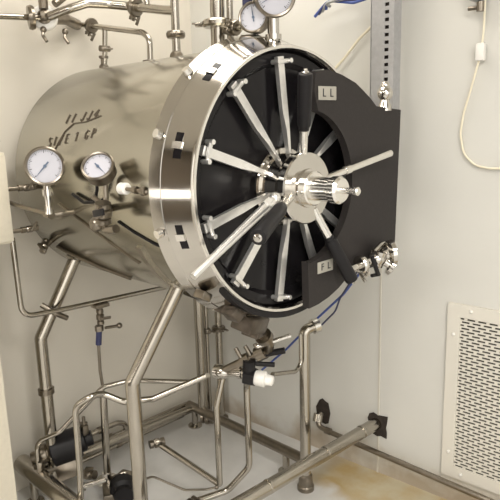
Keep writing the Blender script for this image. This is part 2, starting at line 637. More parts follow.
# charcoal hinge yoke: half ring with a square outer wing
poly = [(0.050, 0.362)]
for a, r in ((82, .372), (72, .395), (61, .412), (50, .438), (44, .450), (37, .470), (31.5, .487)):
    poly.append((r * math.cos(math.radians(a)), r * math.sin(math.radians(a))))
poly += [(0.590, 0.240), (0.565, -0.360), (0.32, -0.372)]
for a in (-50, -58, -66, -74, -82, -89):
    poly.append((0.445 * math.cos(math.radians(a)), 0.445 * math.sin(math.radians(a))))
poly.append((0.004, -0.275))
for k in range(25):
    a = -88 + (75 + 88) * k / 24
    rr = 0.282 - 0.035 * k / 24
    poly.append((rr * math.cos(math.radians(a)), rr * math.sin(math.radians(a))))
poly.append((0.045, 0.30))
yk = MB().prism(poly, 0.030, (0.030, 0, ZC), (0, 1, 0), (0, 0, 1))
yoke = yk.build('hinge_yoke', 'yoke', ves, smooth=False)
# hinge block tying the yoke back to the collar
MB().box((-0.06, 0.515, 1.5), (0.16, 0.06, 0.16), bev=0.01).build('hinge_block', 'yoke', ves)


def text_mesh(s, size, o, ax, ay, parent, m, ext=0.0012, name='lettering'):
    cu = bpy.data.curves.new('tmp', 'FONT')
    cu.body, cu.size, cu.extrude = s, size, ext
    cu.align_x, cu.align_y = 'CENTER', 'CENTER'
    t = bpy.data.objects.new('tmp', cu)
    COL.objects.link(t)
    bpy.context.view_layer.update()
    me = bpy.data.meshes.new_from_object(t)
    bpy.data.objects.remove(t)
    ax, ay = V(ax).normalized(), V(ay).normalized()
    az = ax.cross(ay)
    off = LOC[parent.name]
    for v in me.vertices:
        v.co = V(o) + ax * v.co.x + ay * v.co.y + az * v.co.z - off
    me.name = name
    me.materials.clear()
    me.materials.append(M[m])
    ob = bpy.data.objects.new(name, me)
    COL.objects.link(ob)
    ob.parent = parent
    LOC[ob.name] = off
    return ob


def nameplate(y, z, w, h, s):
    MB().box((0.062, y, z), (0.004, w, h), AX, (0, 1, 0), 0.0015).build('label_plate', 'label', yoke, 'cream plate lettered ' + s)
    ch = s.split()
    for k, c in enumerate(ch):
        text_mesh(c, h * 0.85, (0.0645, y + (k - (len(ch) - 1) / 2) * w * 0.42, z), (0, 1, 0), (0, 0, 1), yoke, 'ink', name='letter')


nameplate(0.112, 1.797, 0.098, 0.046, 'L  L')
nameplate(0.098, 1.193, 0.088, 0.042, 'F L')

# support legs: front-left, back-left, and the two on the wall side
for x, sgn, top in ((-0.385, -1, -0.31), (-1.09, -1, -1.05), (-1.09, 1, -1.05)):
    lg = MB().tube([(top, sgn * 0.27, 1.15), (x, sgn * 0.455, 0.80), (x, sgn * 0.455, 0.09)], 0.027, 0.03, 24).build('leg', 'frame', ves)
    MB().lathe([(0, 0.05), (0.012, 0.045), (0.02, 0.034)], (top, sgn * 0.27, 1.14), (0.15, sgn * 0.5, -0.9), 24).build('weld_collar', 'frame', lg)
sd = MB()
rings = []
for k in range(13):
    aa = 205 + 45 * k / 12
    rings.append([P(-0.345, aa, 0.466), P(-0.315, aa, 0.466), P(-0.315, aa, 0.476), P(-0.345, aa, 0.476)])
sd.loft(rings).build('saddle_band', 'frame', ves)
# stub weld and rail clips on the rear leg
MB().lathe([(-0.012, 0.036), (0.012, 0.036)], (-1.09, -0.455, 0.55), (0, 0, 1), 20).build('leg_band', 'cast', ves)
# underside drain nozzle block of the collar
dn = MB().box((-0.13, -0.215, 1.075), (0.07, 0.10, 0.05), (0.9, 0.1, -0.2), (0, 1, -0.55), 0.008)
dn.box((-0.14, -0.09, 0.985), (0.09, 0.13, 0.06), (0.9, 0.2, -0.2), (0, 1, -0.3), 0.008)
dn.box((-0.15, -0.06, 0.945), (0.07, 0.08, 0.04), (0.9, 0.3, -0.2), (0, 1, -0.2), 0.006)
dn.build('drain_block', 'bronze', ves)
# square sight lug on the left lower collar
MB().box(P(-0.07, 222, 0.50), (0.05, 0.04, 0.030), AX, (0, -1, 0.6), 0.006).build('collar_lug', 'cast', collar)
MB().box(P(-0.05, 238, 0.495), (0.06, 0.05, 0.035), AX, (0, -1, 1.2), 0.006).build('collar_lug', 'bronze', collar)

# ------------------------------------------------------------------ skid frame on the floor
sk = thing('skid_frame', 'stainless tube frame standing on the floor under the vessel', 'frame', (-0.7, 0, 0))
MB().cyl((-1.25, -0.535, 0.162), (-0.15, -0.53, 0.150), 0.042, seg=28).build('long_tube', 'frame', sk)
MB().cyl((-1.20, 0.44, 0.115), (-0.318, 0.44, 0.115), 0.026, seg=24).build('long_tube', 'cast', sk)
MB().cyl((-1.16, -0.50, 0.14), (-1.16, 0.43, 0.11), 0.022, seg=20).build('cross_tube', 'frame', sk)
for x, y in ((-1.15, -0.535), (-0.25, -0.53), (-1.15, 0.44), (-0.45, 0.44)):
    MB().lathe([(0, 0.04), (0.008, 0.04), (0.012, 0.018), (0.11, 0.018)], (x, y, 0), (0, 0, 1), 20).build('foot', 'frame', sk)

# standpipe in front with floor flange and elbow
st = thing('drain_standpipe', 'steel standpipe with top elbow standing on the floor before the wall', 'pipe', (-0.287, 0.395, 0))
MB().tube([(-0.287, 0.395, 0.0), (-0.287, 0.398, 0.790), (-0.27, 0.44, 0.800)], 0.025, 0.03, 20).build('tube', 'pipe', st)
MB().lathe([(0, 0.040), (0.02, 0.040), (0.026, 0.034), (0.075, 0.032), (0.08, 0.027)], (-0.287, 0.395, 0), (0, 0, 1), 24).build('floor_flange', 'cast', st)
MB().cyl((-0.272, 0.436, 0.80), (-0.262, 0.462, 0.805), 0.034, seg=20).build('end_ferrule', 'bright', st)

# thick header pipe running across the floor into the wall
hp = thing('header_pipe', 'thick steel header pipe running above the floor into the square wall hole', 'pipe', (-0.16, 0.1, 0.24))
MB().cyl((-0.175, -0.52, 0.262), wp(-0.122, 0.258, -0.02), 0.030, seg=28).build('tube', 'frame', hp)
for y in (0.0, 0.36, 0.62):
    MB().lathe([(-0.008, 0.030), (-0.004, 0.0315), (0.004, 0.0315), (0.008, 0.030)], (-0.175 + 0.053 * (y + 0.52) / 1.26, y, 0.262), (0.05, 1, 0), 28).build('weld_seam', 'pipe', hp)
MB().box((-0.18, -0.3, 0.115), (0.05, 0.05, 0.23)).build('support_post', 'frame', hp)

# drain line along the foot of the right wall, elbowed out of the ragged hole
dl = thing('drain_line', 'thin dark drain pipe elbowed out of the ragged hole and along the wall foot', 'pipe', wp(0, 0.1, 0.05))
MB().tube([wp(-0.437, 0.215, 0.012), wp(-0.440, 0.20, 0.045), wp(-0.425, 0.165, 0.055), wp(-0.35, 0.155, 0.055), wp(0.75, 0.095, 0.055)], 0.0135, 0.03, 14).build('tube', 'cast', dl)
MB().lathe([(-0.02, 0.02), (-0.02, 0.026), (0.02, 0.026), (0.02, 0.02)], wp(-0.441, 0.203, 0.04), (0.1, -0.4, -1), 16).build('elbow_nut', 'pipe', dl)
MB().lathe([(-0.015, 0.018), (0.015, 0.018)], wp(-0.37, 0.158, 0.055), wd, 16).build('coupling', 'cast', dl)


# ------------------------------------------------------------------ wall fittings
vg = thing('vent_grille', 'white perforated vent grille screwed to the lower right wall', 'vent', wp(0.36, 0.10, 0))
VX0, VX1, VZ0, VZ1 = 0.214, 0.62, 0.13, 0.935
mb = MB()
fwid = 0.055
for x0, x1, z0, z1 in ((VX0, VX0 + fwid, VZ0, VZ1), (VX1 - fwid, VX1, VZ0, VZ1), (VX0 + fwid, VX1 - fwid, VZ1 - fwid, VZ1), (VX0 + fwid, VX1 - fwid, VZ0, VZ0 + fwid)):
    c = (wp(x0, z0) + wp(x1, z1)) / 2 + wn * 0.007
    mb.box(c, ((x1 - x0) / wd.x, 0.014, z1 - z0), wd, (0, 1, 0))
mb.build('frame', 'vent', vg, smooth=False)
MB().box((wp(VX0 + 0.01, VZ0 + 0.01) + wp(VX1 - 0.01, VZ1 - 0.01)) / 2 + wn * 0.002, (VX1 - VX0 - 0.02, 0.003, VZ1 - VZ0 - 0.02), wd).build('shade_backing', 'slot', vg, smooth=False)  # dark sheet gives the shade behind the grille as colour
# perforated sheet: bars between staggered slots
pm = MB()
ix0, ix1, iz0, iz1 = VX0 + fwid, VX1 - fwid, VZ0 + fwid, VZ1 - fwid
rows = 50
dz = (iz1 - iz0) / rows
for i in range(rows + 1):
    z = iz0 + i * dz
    pm.box((wp(ix0, z) + wp(ix1, z)) / 2 + wn * 0.009, (ix1 - ix0, 0.003, dz * 0.46), wd)
pitch = 0.046
for i in range(rows):
    z = iz0 + (i + 0.5) * dz
    x = ix0 + (pitch / 2 if i % 2 else 0)
    while x < ix1:
        pm.box(wp(x, z, 0.009), (0.013, 0.003, dz * 0.6), wd)
        x += pitch
pm.build('perforated_sheet', 'vent', vg, smooth=False)
for x, z in ((VX0 + 0.03, 0.80), (VX0 + 0.03, 0.25), (VX0 + 0.10, VZ1 - 0.022), (VX0 + 0.09, VZ0 + 0.028), (VX1 - 0.03, 0.80), (VX1 - 0.03, 0.25)):
    MB().sphere(wp(x, z, 0.015), 0.008, (1, 1, 1), 12).build('screw', 'white', vg)

# perforated mounting channel coming down behind the yoke
ch = thing('slotted_channel', 'grey perforated steel channel hanging down behind the black yoke plate', 'channel', (-0.02, 0.62, 1.62))
mb = MB()
z0, z1 = 1.62, 3.0
cy = 0.62
mb.box((-0.088, cy, (z0 + z1) / 2), (0.005, 0.05, z1 - z0))
mb.box((0.018, cy, (z0 + z1) / 2), (0.005, 0.05, z1 - z0))
mb.box((-0.035, cy + 0.022, (z0 + z1) / 2), (0.11, 0.005, z1 - z0))
mb.box((-0.063, cy - 0.023, (z0 + z1) / 2), (0.050, 0.004, z1 - z0))
mb.box((-0.030, cy - 0.028, (z0 + z1) / 2), (0.018, 0.004, z1 - z0))
mb.box((0.010, cy - 0.028, (z0 + z1) / 2), (0.024, 0.004, z1 - z0))
z = z0
while z < z1:
    mb.box((-0.0115, cy - 0.028, z), (0.020, 0.004, 0.015))
    z += 0.0285
mb.build('perforated_rail', 'dull', ch, smooth=False)
MB().box((-0.0115, cy - 0.015, (z0 + z1) / 2), (0.05, 0.004, z1 - z0 - 0.02)).build('hole_shade_sheet', 'hole', ch, smooth=False)  # dark sheet added so the perforations look shaded inside

# ball-ended lifting pin on top of the yoke
pn = thing('lifting_pin', 'silver ball-ended pin standing on the top edge of the yoke plate', 'pin', (0.045, 0.497, 1.735))
MB().lathe([(0, 0.026), (0.02, 0.025), (0.035, 0.018), (0.05, 0.018)], (0.045, 0.497, 1.737), (0, 0, 1), 20).build('base', 'polish', pn)
MB().sphere((0.045, 0.497, 1.803), 0.031, seg=24).sphere((0.045, 0.497, 1.832), 0.018, seg=16).build('ball', 'polish', pn)

# cream cables on the wall
tag(MB().tube([wp(-0.42, 1.84, 0.03), wp(-0.36, 1.93, 0.02), wp(-0.30, 1.98, 0.02), wp(-0.23, 2.05, 0.02), wp(-0.16, 2.10, 0.02), wp(-0.12, 2.16, 0.02)], 0.006, 0.06, 8).build('wall_cable', 'cable'),
    'pale cable climbing the wall from behind the vessel to the steel channel', 'cable')
hk = thing('hanging_cord', 'thin cream cord looping down the right wall with a white inline plug', 'cord', wp(0.30, 1.5, 0.02))
MB().tube([wp(0.315, 2.14, 0.03), wp(0.312, 2.02, 0.022), wp(0.305, 1.94, 0.02), wp(0.270, 1.81, 0.014), wp(0.245, 1.72, 0.012), wp(0.235, 1.64, 0.012), wp(0.252, 1.56, 0.012), wp(0.30, 1.515, 0.012), wp(0.36, 1.505, 0.012), wp(0.50, 1.51, 0.012)], 0.0042, 0.08, 8).build('cord', 'cable', hk)
MB().box(wp(0.305, 1.945, 0.022), (0.034, 0.03, 0.065), wd, None, 0.006).build('inline_plug', 'white', hk)
hb = thing('pipe_hanger', 'small dark hanger bracket at the top of the wall above the cord', 'bracket', wp(0.295, 2.10, 0.02))
MB().box(wp(0.285, 2.165, 0.03), (0.04, 0.06, 0.07), wd, None, 0.004).box(wp(0.31, 2.16, 0.03), (0.016, 0.03, 0.05), wd, None, 0.003).build('bracket', 'dull', hb)
MB().cyl(wp(0.255, 2.105, 0.035), wp(0.31, 2.105, 0.035), 0.008).cyl(wp(0.30, 2.09, 0.035), wp(0.30, 2.125, 0.035), 0.014).build('bolt', 'cast', hb)

# junction box on the left wall
jb = thing('junction_box', 'cream junction box at the left edge on the left wall', 'box', (-1.15, -0.66, 1.27))
MB().box((-1.14, -0.668, 1.44), (0.30, 0.20, 0.36), bev=0.006).build('body', 'cream', jb)
MB().box((-0.985, -0.668, 1.44), (0.012, 0.19, 0.34), bev=0.003).build('lid', 'cream', jb)
co = MB().tube([(-1.06, -0.565, 2.6), (-1.06, -0.565, 1.66)], 0.012, 0.0, 12).build('conduit', 'pipe')
tag(co, 'thin grey conduit rising from the cream junction box', 'pipe')

# ------------------------------------------------------------------ gauges


def gauge(c, n, upv, r, label, needle, name='pressure_gauge', case='cast', grp='round dial pressure gauges'):
    c, n = V(c), V(n).normalized()
    a, b, n = frame_of(n, upv)           # a = up on the dial
    side = a.cross(n)                    # dial right as seen by the reader
    g = thing(name, label, 'gauge', c - n * 0.03, grp)
    MB().lathe([(-0.045, r * 0.5), (-0.042, r * 0.92), (-0.036, r), (0.0, r), (0.003, r * 1.10), (0.010, r * 1.10), (0.014, r * 1.02), (0.012, r * 0.93), (0.002, r * 0.92), (0.002, 0.01)], c, n, 48).build('case', case, g)
    MB().lathe([(0.0022, r * 0.92), (0.0045, r * 0.92)], c, n, 48).build('dial', 'dial', g)
    tk = MB()
    for k in range(41):
        t = math.radians(225 - 270 * k / 40)
        d = side * math.cos(t) + a * math.sin(t)
        big = k % 5 == 0
        tk.box(c + d * r * (0.80 if big else 0.83) + n * 0.005, (r * (0.15 if big else 0.08), r * (0.035 if big else 0.02), 0.0008), d, n.cross(d))
    tk.build('dial_marks', 'ink', g, smooth=False)
    t = math.radians(needle)
    d = side * math.cos(t) + a * math.sin(t)
    nd = MB().prism([(-r * 0.3, -r * 0.045), (-r * 0.3, r * 0.045), (r * 0.1, r * 0.04), (r * 0.78, r * 0.008), (r * 0.78, -r * 0.008), (r * 0.1, -r * 0.04)], 0.0015, c + n * 0.007, d, n.cross(d))
    nd.cyl(c + n * 0.005, c + n * 0.010, r * 0.09)
    nd.build('needle', 'bluegrey', g)
    for k in range(10):
        t2 = math.radians(225 - 30 * k)
        d2 = side * math.cos(t2) + a * math.sin(t2)
        if k < 10:
            tk2 = None
    return g, a, side, n


C1 = V((-0.70, -0.552, 1.574))
g, a, s, n = gauge(C1, (0.87, -0.48, 0.06), (0, 0, 1), 0.064, 'white dial gauge on a short stem, leftmost on the vessel side', 228)
MB().lathe([(0.06, 0.012), (0.085, 0.014), (0.085, 0.020), (0.108, 0.020), (0.108, 0.013), (0.165, 0.013), (0.165, 0.016), (0.175, 0.016)], C1 - n * 0.02, -a, 16).build('stem', 'polish', g)
C2 = V((-0.37, -0.534, 1.578))
g, a, s, n = gauge(C2, (0.50, -0.62, 0.62), (0, 0, 1), 0.050, 'smaller tilted dial gauge on the vessel side, right of the first gauge', -45)
MB().tube([C2 - n * 0.04, C2 - n * 0.07, C2 - n * 0.06 - V((0, 0, 0.10)), (-0.47, -0.50, 1.47)], 0.009, 0.03, 12).build('stem', 'cast', g)
C3 = V((-0.075, 0.003, 2.120))
g, a, s, n = gauge(C3, (0.80, -0.50, -0.12), (0, 0, 1), 0.066, 'dial gauge facing forward above the collar, cut by the top of the frame', 210)
MB().lathe([(0.055, 0.013), (0.070, 0.013), (0.070, 0.020), (0.125, 0.020), (0.125, 0.028), (0.142, 0.028), (0.142, 0.018), (0.18, 0.018)], C3 - n * 0.02, (0, 0, -1), 18).build('stem', 'polish', g)
C4 = V((-0.145, -0.026, 2.055))
g, a, s, n = gauge(C4, (0.45, -0.85, 0.1), (0, 0, 1), 0.048, 'pale dial gauge behind the forward-facing one above the collar', 100)
MB().cyl(C4 - V((0, 0, 0.05)) - n * 0.02, (-0.155, -0.0, 1.95), 0.011).build('stem', 'polish', g)

# ------------------------------------------------------------------ fittings on the vessel side


def ball_valve(name, label, p, d, stem, r=0.014, hl=0.06, m='cast', hm='cast', group=None, hdir=None):
    """small two-way valve: body along d, stem along stem, lever handle"""
    p, d, stem = V(p), V(d).normalized(), V(stem).normalized()
    t = thing(name, label, 'valve', p, group)
    b = MB().lathe([(-0.035, r * 0.8), (-0.035, r * 1.3), (-0.020, r * 1.3), (-0.016, r), (-0.010, r * 1.45), (0.010, r * 1.45), (0.016, r), (0.020, r * 1.3), (0.035, r * 1.3), (0.035, r * 0.8)], p, d, 18)
    b.build('body', m, t)
    MB().cyl(p, p + stem * r * 2.6, r * 0.55).hex(p + stem * r * 1.4, p + stem * r * 2.0, r * 0.9).build('stem', m, t)
    hd = V(hdir).normalized() if hdir is not None else d
    MB().box(p + stem * r * 2.6 + hd * hl * 0.35, (hl, r * 1.1, r * 0.45), hd, stem.cross(hd), 0.002).build('handle', hm, t)
    return t


# cluster under the tilted gauge
t = ball_valve('needle_valve', 'cluster valve with black handles on the vessel side below the tilted gauge', (-0.36, -0.535, 1.43), (0.25, -0.1, 1), (0.5, -0.9, 0.1), 0.02, 0.06, 'cast', 'rubber', hdir=(1, 0, 0.2))
MB().cyl((-0.47, -0.43, 1.43), (-0.36, -0.535, 1.43), 0.013).build('nipple', 'cast', t)
MB().tube([(-0.36, -0.53, 1.39), (-0.34, -0.545, 1.375), (-0.28, -0.545, 1.385)], 0.010, 0.01, 10).cyl((-0.31, -0.545, 1.38), (-0.275, -0.545, 1.387), 0.014).build('outlet', 'cast', t)
MB().sphere((-0.40, -0.54, 1.39), 0.024, (1, 1, 1.1), 14).build('strainer', 'cast', t)
# white-knobbed probe
t = thing('probe_cable_gland', 'white-capped probe with steel stem pointing along the vessel side', 'probe', (-0.25, -0.50, 1.51))
MB().lathe([(0, 0.014), (0.004, 0.019), (0.032, 0.019), (0.036, 0.014)], (-0.285, -0.512, 1.512), (1, 0.05, 0.02), 20).build('cap', 'white', t)
MB().tube([(-0.25, -0.512, 1.512), (-0.16, -0.505, 1.508), (-0.155, -0.47, 1.507)], 0.007, 0.008, 10).hex((-0.215, -0.51, 1.512), (-0.195, -0.51, 1.511), 0.013).hex((-0.175, -0.508, 1.51), (-0.158, -0.506, 1.51), 0.015).build('stem', 'cast', t)

# gauge pipe from the junction box side to the first gauge
t = thing('gauge_line', 'thin impulse pipe running from the left to the white gauge stem', 'pipe', (-0.85, -0.5, 1.4))
MB().tube([(-1.10, -0.56, 1.43), (-0.95, -0.555, 1.412), (-0.72, -0.545, 1.395), (-0.70, -0.50, 1.395), (-0.70, -0.45, 1.395)], 0.009, 0.03, 12).build('tube', 'cast', t)
MB().hex((-0.74, -0.545, 1.397), (-0.70, -0.545, 1.394), 0.017).cyl((-0.72, -0.545, 1.385), (-0.72, -0.548, 1.43), 0.012).build('tee', 'cast', t)
# capillaries lying on the shell
tag(MB().tube([P(-0.66, 184, 0.476), P(-0.58, 187, 0.480), P(-0.50, 186, 0.484), P(-0.46, 180, 0.49), P(-0.455, 174, 0.50)], 0.006, 0.04, 8).build('siphon_tube', 'rubber'),
    'dark siphon tube curling up behind the tilted gauge', 'tube')
tag(MB().tube([P(-0.80, 190, 0.4695), P(-0.66, 197, 0.4695), P(-0.52, 206, 0.4695), P(-0.40, 216, 0.4695)], 0.004, 0.1, 8).build('capillary_tube', 'cast'),
    'long thin capillary sagging along the lower vessel side below the white gauge', 'tube')
tag(MB().tube([P(-0.40, 194, 0.4695), P(-0.32, 198, 0.4695), P(-0.22, 202, 0.4695), P(-0.155, 203, 0.4695)], 0.0042, 0.1, 8).build('capillary_tube', 'rubber'),
    'dark thin tube running from the valve cluster to the collar', 'tube')

# three small drain cocks left of the vessel, by the wall
ball_valve('drain_cock', 'small dark cock beside the junction box, level with the white gauge', (-1.00, -0.49, 1.475), (0, 1, 0.0), (1, 0, 0), 0.010, 0.04, hdir=(0, 0.6, 0.8), group='small drain cocks')
ball_valve('drain_cock', 'small dark cock just below the junction box corner', (-1.00, -0.495, 1.305), (0, 1, 0.0), (1, 0, 0), 0.010, 0.045, hdir=(0, 0.6, 0.8), group='small drain cocks')
for z in (1.475, 1.305):
    tag(MB().cyl((-1.00, -0.60, z), (-1.00, -0.525, z), 0.009).build('nipple', 'cast'), 'short nipple joining the cream box to the %s cock' % ('upper' if z > 1.4 else 'lower'), 'pipe')
t = ball_valve('drain_cock', 'small cock low on the vessel end near the bottom left edge', (-1.05, -0.415, 1.215), (0.6, -0.5, -0.4), (0.3, -0.8, 0.3), 0.012, 0.06, hdir=(0.7, 0.1, -0.6), group='small drain cocks')
MB().cyl((-1.06, -0.36, 1.24), (-1.05, -0.41, 1.215), 0.012).build('nipple', 'cast', t)
tag(MB().tube([P(-1.02, 218, 0.472), P(-0.92, 224, 0.472), P(-0.80, 231, 0.472), P(-0.66, 238, 0.472)], 0.007, 0.1, 8).build('capillary_tube', 'cast'),
    'thin tube hugging the vessel underside from the lowest left cock', 'tube')

# ------------------------------------------------------------------ overhead pipework
t = thing('steam_pipe', 'thick overhead pipe from the white-flanged valve to the clamp at the top', 'pipe', (-0.9, 0, 2.15))
MB().tube([(-1.09, -0.275, 2.162), (-1.02, -0.215, 2.190), (-0.99, -0.15, 2.214), (-0.965, -0.06, 2.215), (-0.90, 0.0, 2.204), (-0.86, 0.0, 2.195), (-0.66, 0.0, 2.155), (-0.60, 0.0, 2.145)], 0.018, 0.06, 16).build('tube', 'pipe', t)
clamp(t, (-0.86, 0, 2.195), (1, 0, -0.22), 0.0195, (0.2, -0.3, -1))
MB().cyl((-0.78, 0, 2.178), (-0.78, 0, 2.6), 0.013, seg=16).build('riser', 'pipe', t)
t = thing('vent_pipe', 'thin overhead pipe bending down onto the vessel top', 'pipe', (-0.95, 0, 2.0))
MB().tube([(-1.28, -0.005, 2.178), (-1.11, 0, 2.145), (-0.82, 0, 2.09), (-0.775, 0, 2.06), (-0.78, 0, 1.96)], 0.0125, 0.06, 14).build('tube', 'pipe', t)
MB().cyl((-1.105, 0, 2.145), (-1.135, 0, 1.955), 0.012, seg=14).build('branch', 'pipe', t)
clamp(t, (-1.215, 0, 2.166), (1, 0, -0.2), 0.017, (0.1, -0.5, -1))
clamp(t, (-1.120, 0, 2.055), (0.1, 0, 1), 0.014, (0.8, -0.5, 0))
MB().lathe([(0, 0.022), (0.02, 0.022), (0.03, 0.014), (0.05, 0.014), (0.055, 0.022), (0.065, 0.022)], (-1.137, 0, 1.96), (0.05, 0, 1), 18).build('ferrule', 'cast', t)
MB().lathe([(0, 0.032), (0.012, 0.032), (0.014, 0.016)], (-0.78, 0, 1.962), (0, 0, 1), 18).build('base_flange', 'cast', t)
t = thing('safety_riser', 'upright riser with a clamp on the vessel top, left of the thick riser', 'pipe', (-0.6, 0, 1.96))
MB().cyl((-0.603, 0, 1.95), (-0.59, 0, 2.7), 0.017, seg=16).build('tube', 'pipe', t)
clamp(t, (-0.602, 0, 2.055), (0, 0, 1), 0.019, (0.7, -0.7, 0))
MB().lathe([(0, 0.03), (0.02, 0.026), (0.03, 0.018)], (-0.603, 0, 1.962), (0, 0, 1), 18).build('base_ferrule', 'cast', t)
t = thing('thick_riser', 'thick steel riser with clamp behind the collar at the top', 'pipe', (-0.35, 0, 1.95))
MB().cyl((-0.357, 0, 1.945), (-0.345, 0, 2.7), 0.027, seg=20).build('tube', 'pipe', t)
clamp(t, (-0.354, 0, 2.065), (0, 0, 1), 0.030, (-0.8, -0.5, 0), 'pipe')
MB().cyl((-0.312, 0.02, 1.955), (-0.300, 0.02, 2.7), 0.012, seg=14).build('slim_tube', 'pipe', t)
t = thing('elbow_pipe', 'short U-bent pipe with navy sleeve beside the thick riser', 'pipe', (-0.22, 0, 2.02))
MB().tube([(-0.200, 0, 2.12), (-0.203, 0, 2.055), (-0.24, 0, 2.035), (-0.33, 0.0, 2.055)], 0.013, 0.04, 14).build('tube', 'pipe', t)
MB().cyl((-0.199, 0, 2.105), (-0.197, 0, 2.25), 0.018).build('sleeve', 'navy', t)
clamp(t, (-0.265, 0, 2.040), (1, 0, -0.2), 0.014, (0, -1, 0.3))

# white-flanged valve at the top left
t = thing('diaphragm_valve', 'white-flanged valve among dark fittings at the top left wall', 'valve', (-1.22, -0.10, 2.17))
c = V((-1.13, -0.275, 2.165)); n = V((0.8, -0.55, 0.1))
MB().lathe([(-0.025, 0.03), (-0.02, 0.052), (0.0, 0.054), (0.006, 0.048), (0.006, 0.02)], c, n, 32).build('flange', 'white', t)
MB().lathe([(0.006, 0.030), (0.012, 0.030), (0.018, 0.020), (0.045, 0.016), (0.05, 0.01)], c, n, 24).build('bonnet', 'cast', t)
MB().tube([c - V(n) * 0.02, (-1.20, -0.14, 2.18), (-1.29, -0.03, 2.178)], 0.024, 0.04, 16).build('body', 'cast', t)
MB().tube([c + V((0.0, 0, 0.03)), (-1.14, -0.27, 2.27), (-1.15, -0.33, 2.36)], 0.02, 0.04, 14).cyl((-1.14, -0.275, 2.275), (-1.145, -0.30, 2.31), 0.028).build('actuator', 'cast', t)
MB().tube([c + V((0.04, 0.03, 0.05)), (-1.10, -0.14, 2.29), (-1.08, -0.16, 2.40)], 0.016, 0.03, 14).build('inlet', 'cast', t)
for dy in (-0.01, 0.09):
    MB().tube([c + V((0, dy, -0.04)), c + V((0, dy - 0.005, -0.075)), c + V((0.02, dy, -0.10))], 0.007, 0.01, 8).sphere(c + V((0, dy, -0.05)), 0.014).build('drip_cock', 'cast', t)
t = thing('water_pipe', 'horizontal pipe with a union entering at the top left frame edge', 'pipe', (-1.13, -0.42, 2.14))
MB().tube([(-1.13, -0.75, 2.135), (-1.13, -0.22, 2.165)], 0.0125, 0.02, 14).build('tube', 'pipe', t)
MB().lathe([(-0.012, 0.02), (-0.012, 0.046), (0.0, 0.05), (0.012, 0.046), (0.012, 0.02)], (-1.13, -0.335, 2.158), (0.35, 1, 0.05), 24).build('union', 'cast', t)
# ------------------------------------------------------------------ low pipework on the left
t = thing('condensate_pipe', 'pipe dropping below the junction box then running right under the vessel', 'pipe', (-1.0, -0.3, 0.93))
MB().tube([(-1.0, -0.572, 1.28), (-1.0, -0.566, 0.945), (-1.0, -0.397, 0.934), (-1.0, 0.30, 0.910), (-1.02, 0.38, 0.93), (-1.05, 0.40, 1.05), (-1.05, 0.30, 1.14)], 0.0115, 0.06, 14).build('tube', 'pipe', t)
tag(MB().tube([(-1.04, -0.46, 0.965), (-1.0, -0.42, 0.925), (-1.0, -0.368, 0.891)], 0.012, 0.02, 12).build('pipe_stub', 'cast'), 'short open pipe stub beside the rear leg bend', 'pipe')
t = ball_valve('sampling_valve', 'small tap with navy sleeve hanging under the condensate pipe', (-1.0, -0.205, 0.855), (0, 0, 1), (1, -0.2, 0), 0.0125, 0.05, hdir=(0, 1, -0.1))
MB().cyl((-1.0, -0.203, 0.925), (-1.0, -0.203, 0.86), 0.010).build('neck', 'cast', t)
MB().cyl((-1.0, -0.215, 0.80), (-1.0, -0.225, 0.725), 0.0135).build('sleeve', 'navy', t)
MB().box((-1.0, -0.20, 0.91), (0.05, 0.07, 0.018), bev=0.003).build('clamp', 'cast', t)
MB().cyl((-0.99, -0.19, 0.80), (-0.98, -0.12, 0.795), 0.007).sphere((-0.98, -0.12, 0.795), 0.014).hex((-1.0, -0.215, 0.815), (-1.0, -0.215, 0.79), 0.02).build('side_tap', 'cast', t)
tag(MB().tube([(-1.0, -0.225, 0.73), (-1.0, -0.228, 0.60), (-1.0, -0.222, 0.52), (-0.995, -0.225, 0.49)], 0.0075, 0.05, 10).build('sample_tube', 'cast'),
    'thin tube dropping from the navy-sleeved tap to the pipe junction', 'tube')
tag(MB().tube([(-0.975, -0.237, 0.50), (-0.98, -0.248, 0.07)], 0.0175, 0.0, 14).build('down_pipe', 'pipe'),
    'straight upright pipe below the junction, left of the front leg', 'pipe')

tag(MB().tube([(-0.78, -0.51, 0.0), (-0.755, -0.50, 0.30), (-0.745, -0.50, 0.605), (-0.70, -0.455, 0.645), (-0.70, -0.40, 0.640), (-0.64, -0.34, 0.600), (-0.56, -0.25, 0.605), (-0.43, -0.07, 0.685)], 0.0135, 0.06, 14).build('transfer_pipe', 'pipe'),
    'bright pipe rising from the floor and bending right past the front leg', 'pipe')
tag(MB().tube([(-1.08, -0.535, 0.17), (-1.065, -0.535, 0.34), (-0.99, -0.46, 0.385), (-0.88, -0.29, 0.575), (-0.80, -0.20, 0.60), (-0.62, 0.02, 0.57), (-0.50, 0.0, 0.645)], 0.011, 0.06, 12).build('return_pipe', 'pipe'),
    'thinner return pipe arching from the black motor up behind the front leg', 'pipe')

# black motor by the skid
t = thing('pump_motor', 'black cylindrical pump motor beside the left skid tube', 'motor', (-1.08, -0.36, 0.1))
m0, m1 = V((-1.115, -0.450, 0.238)), V((-1.055, -0.335, 0.262))
dm = (m1 - m0).normalized()
MB().lathe([(0, 0.02), (0, 0.066), (0.008, 0.075), (0.125, 0.075), (0.133, 0.066), (0.133, 0.02)], m0, dm, 32).build('motor_body', 'rubber', t)
MB().lathe([(0, 0.05), (0.025, 0.05), (0.03, 0.035), (0.06, 0.035)], m1, dm, 24).build('end_bell', 'rubber', t)
MB().box(m1 + V((0.02, 0.02, 0.06)), (0.03, 0.03, 0.05), bev=0.004).cyl(m1 + V((0.02, 0.02, 0.08)), m1 + V((0.02, 0.02, 0.125)), 0.008).cyl(m1 + V((-0.01, 0.0, 0.09)), m1 + V((0.03, 0.03, 0.095)), 0.007).build('terminal_gland', 'cast', t)
MB().lathe([(0, 0.03), (0.02, 0.045), (0.04, 0.045), (0.05, 0.03), (0.09, 0.025)], m0, -dm, 20).build('pump_head', 'cast', t)
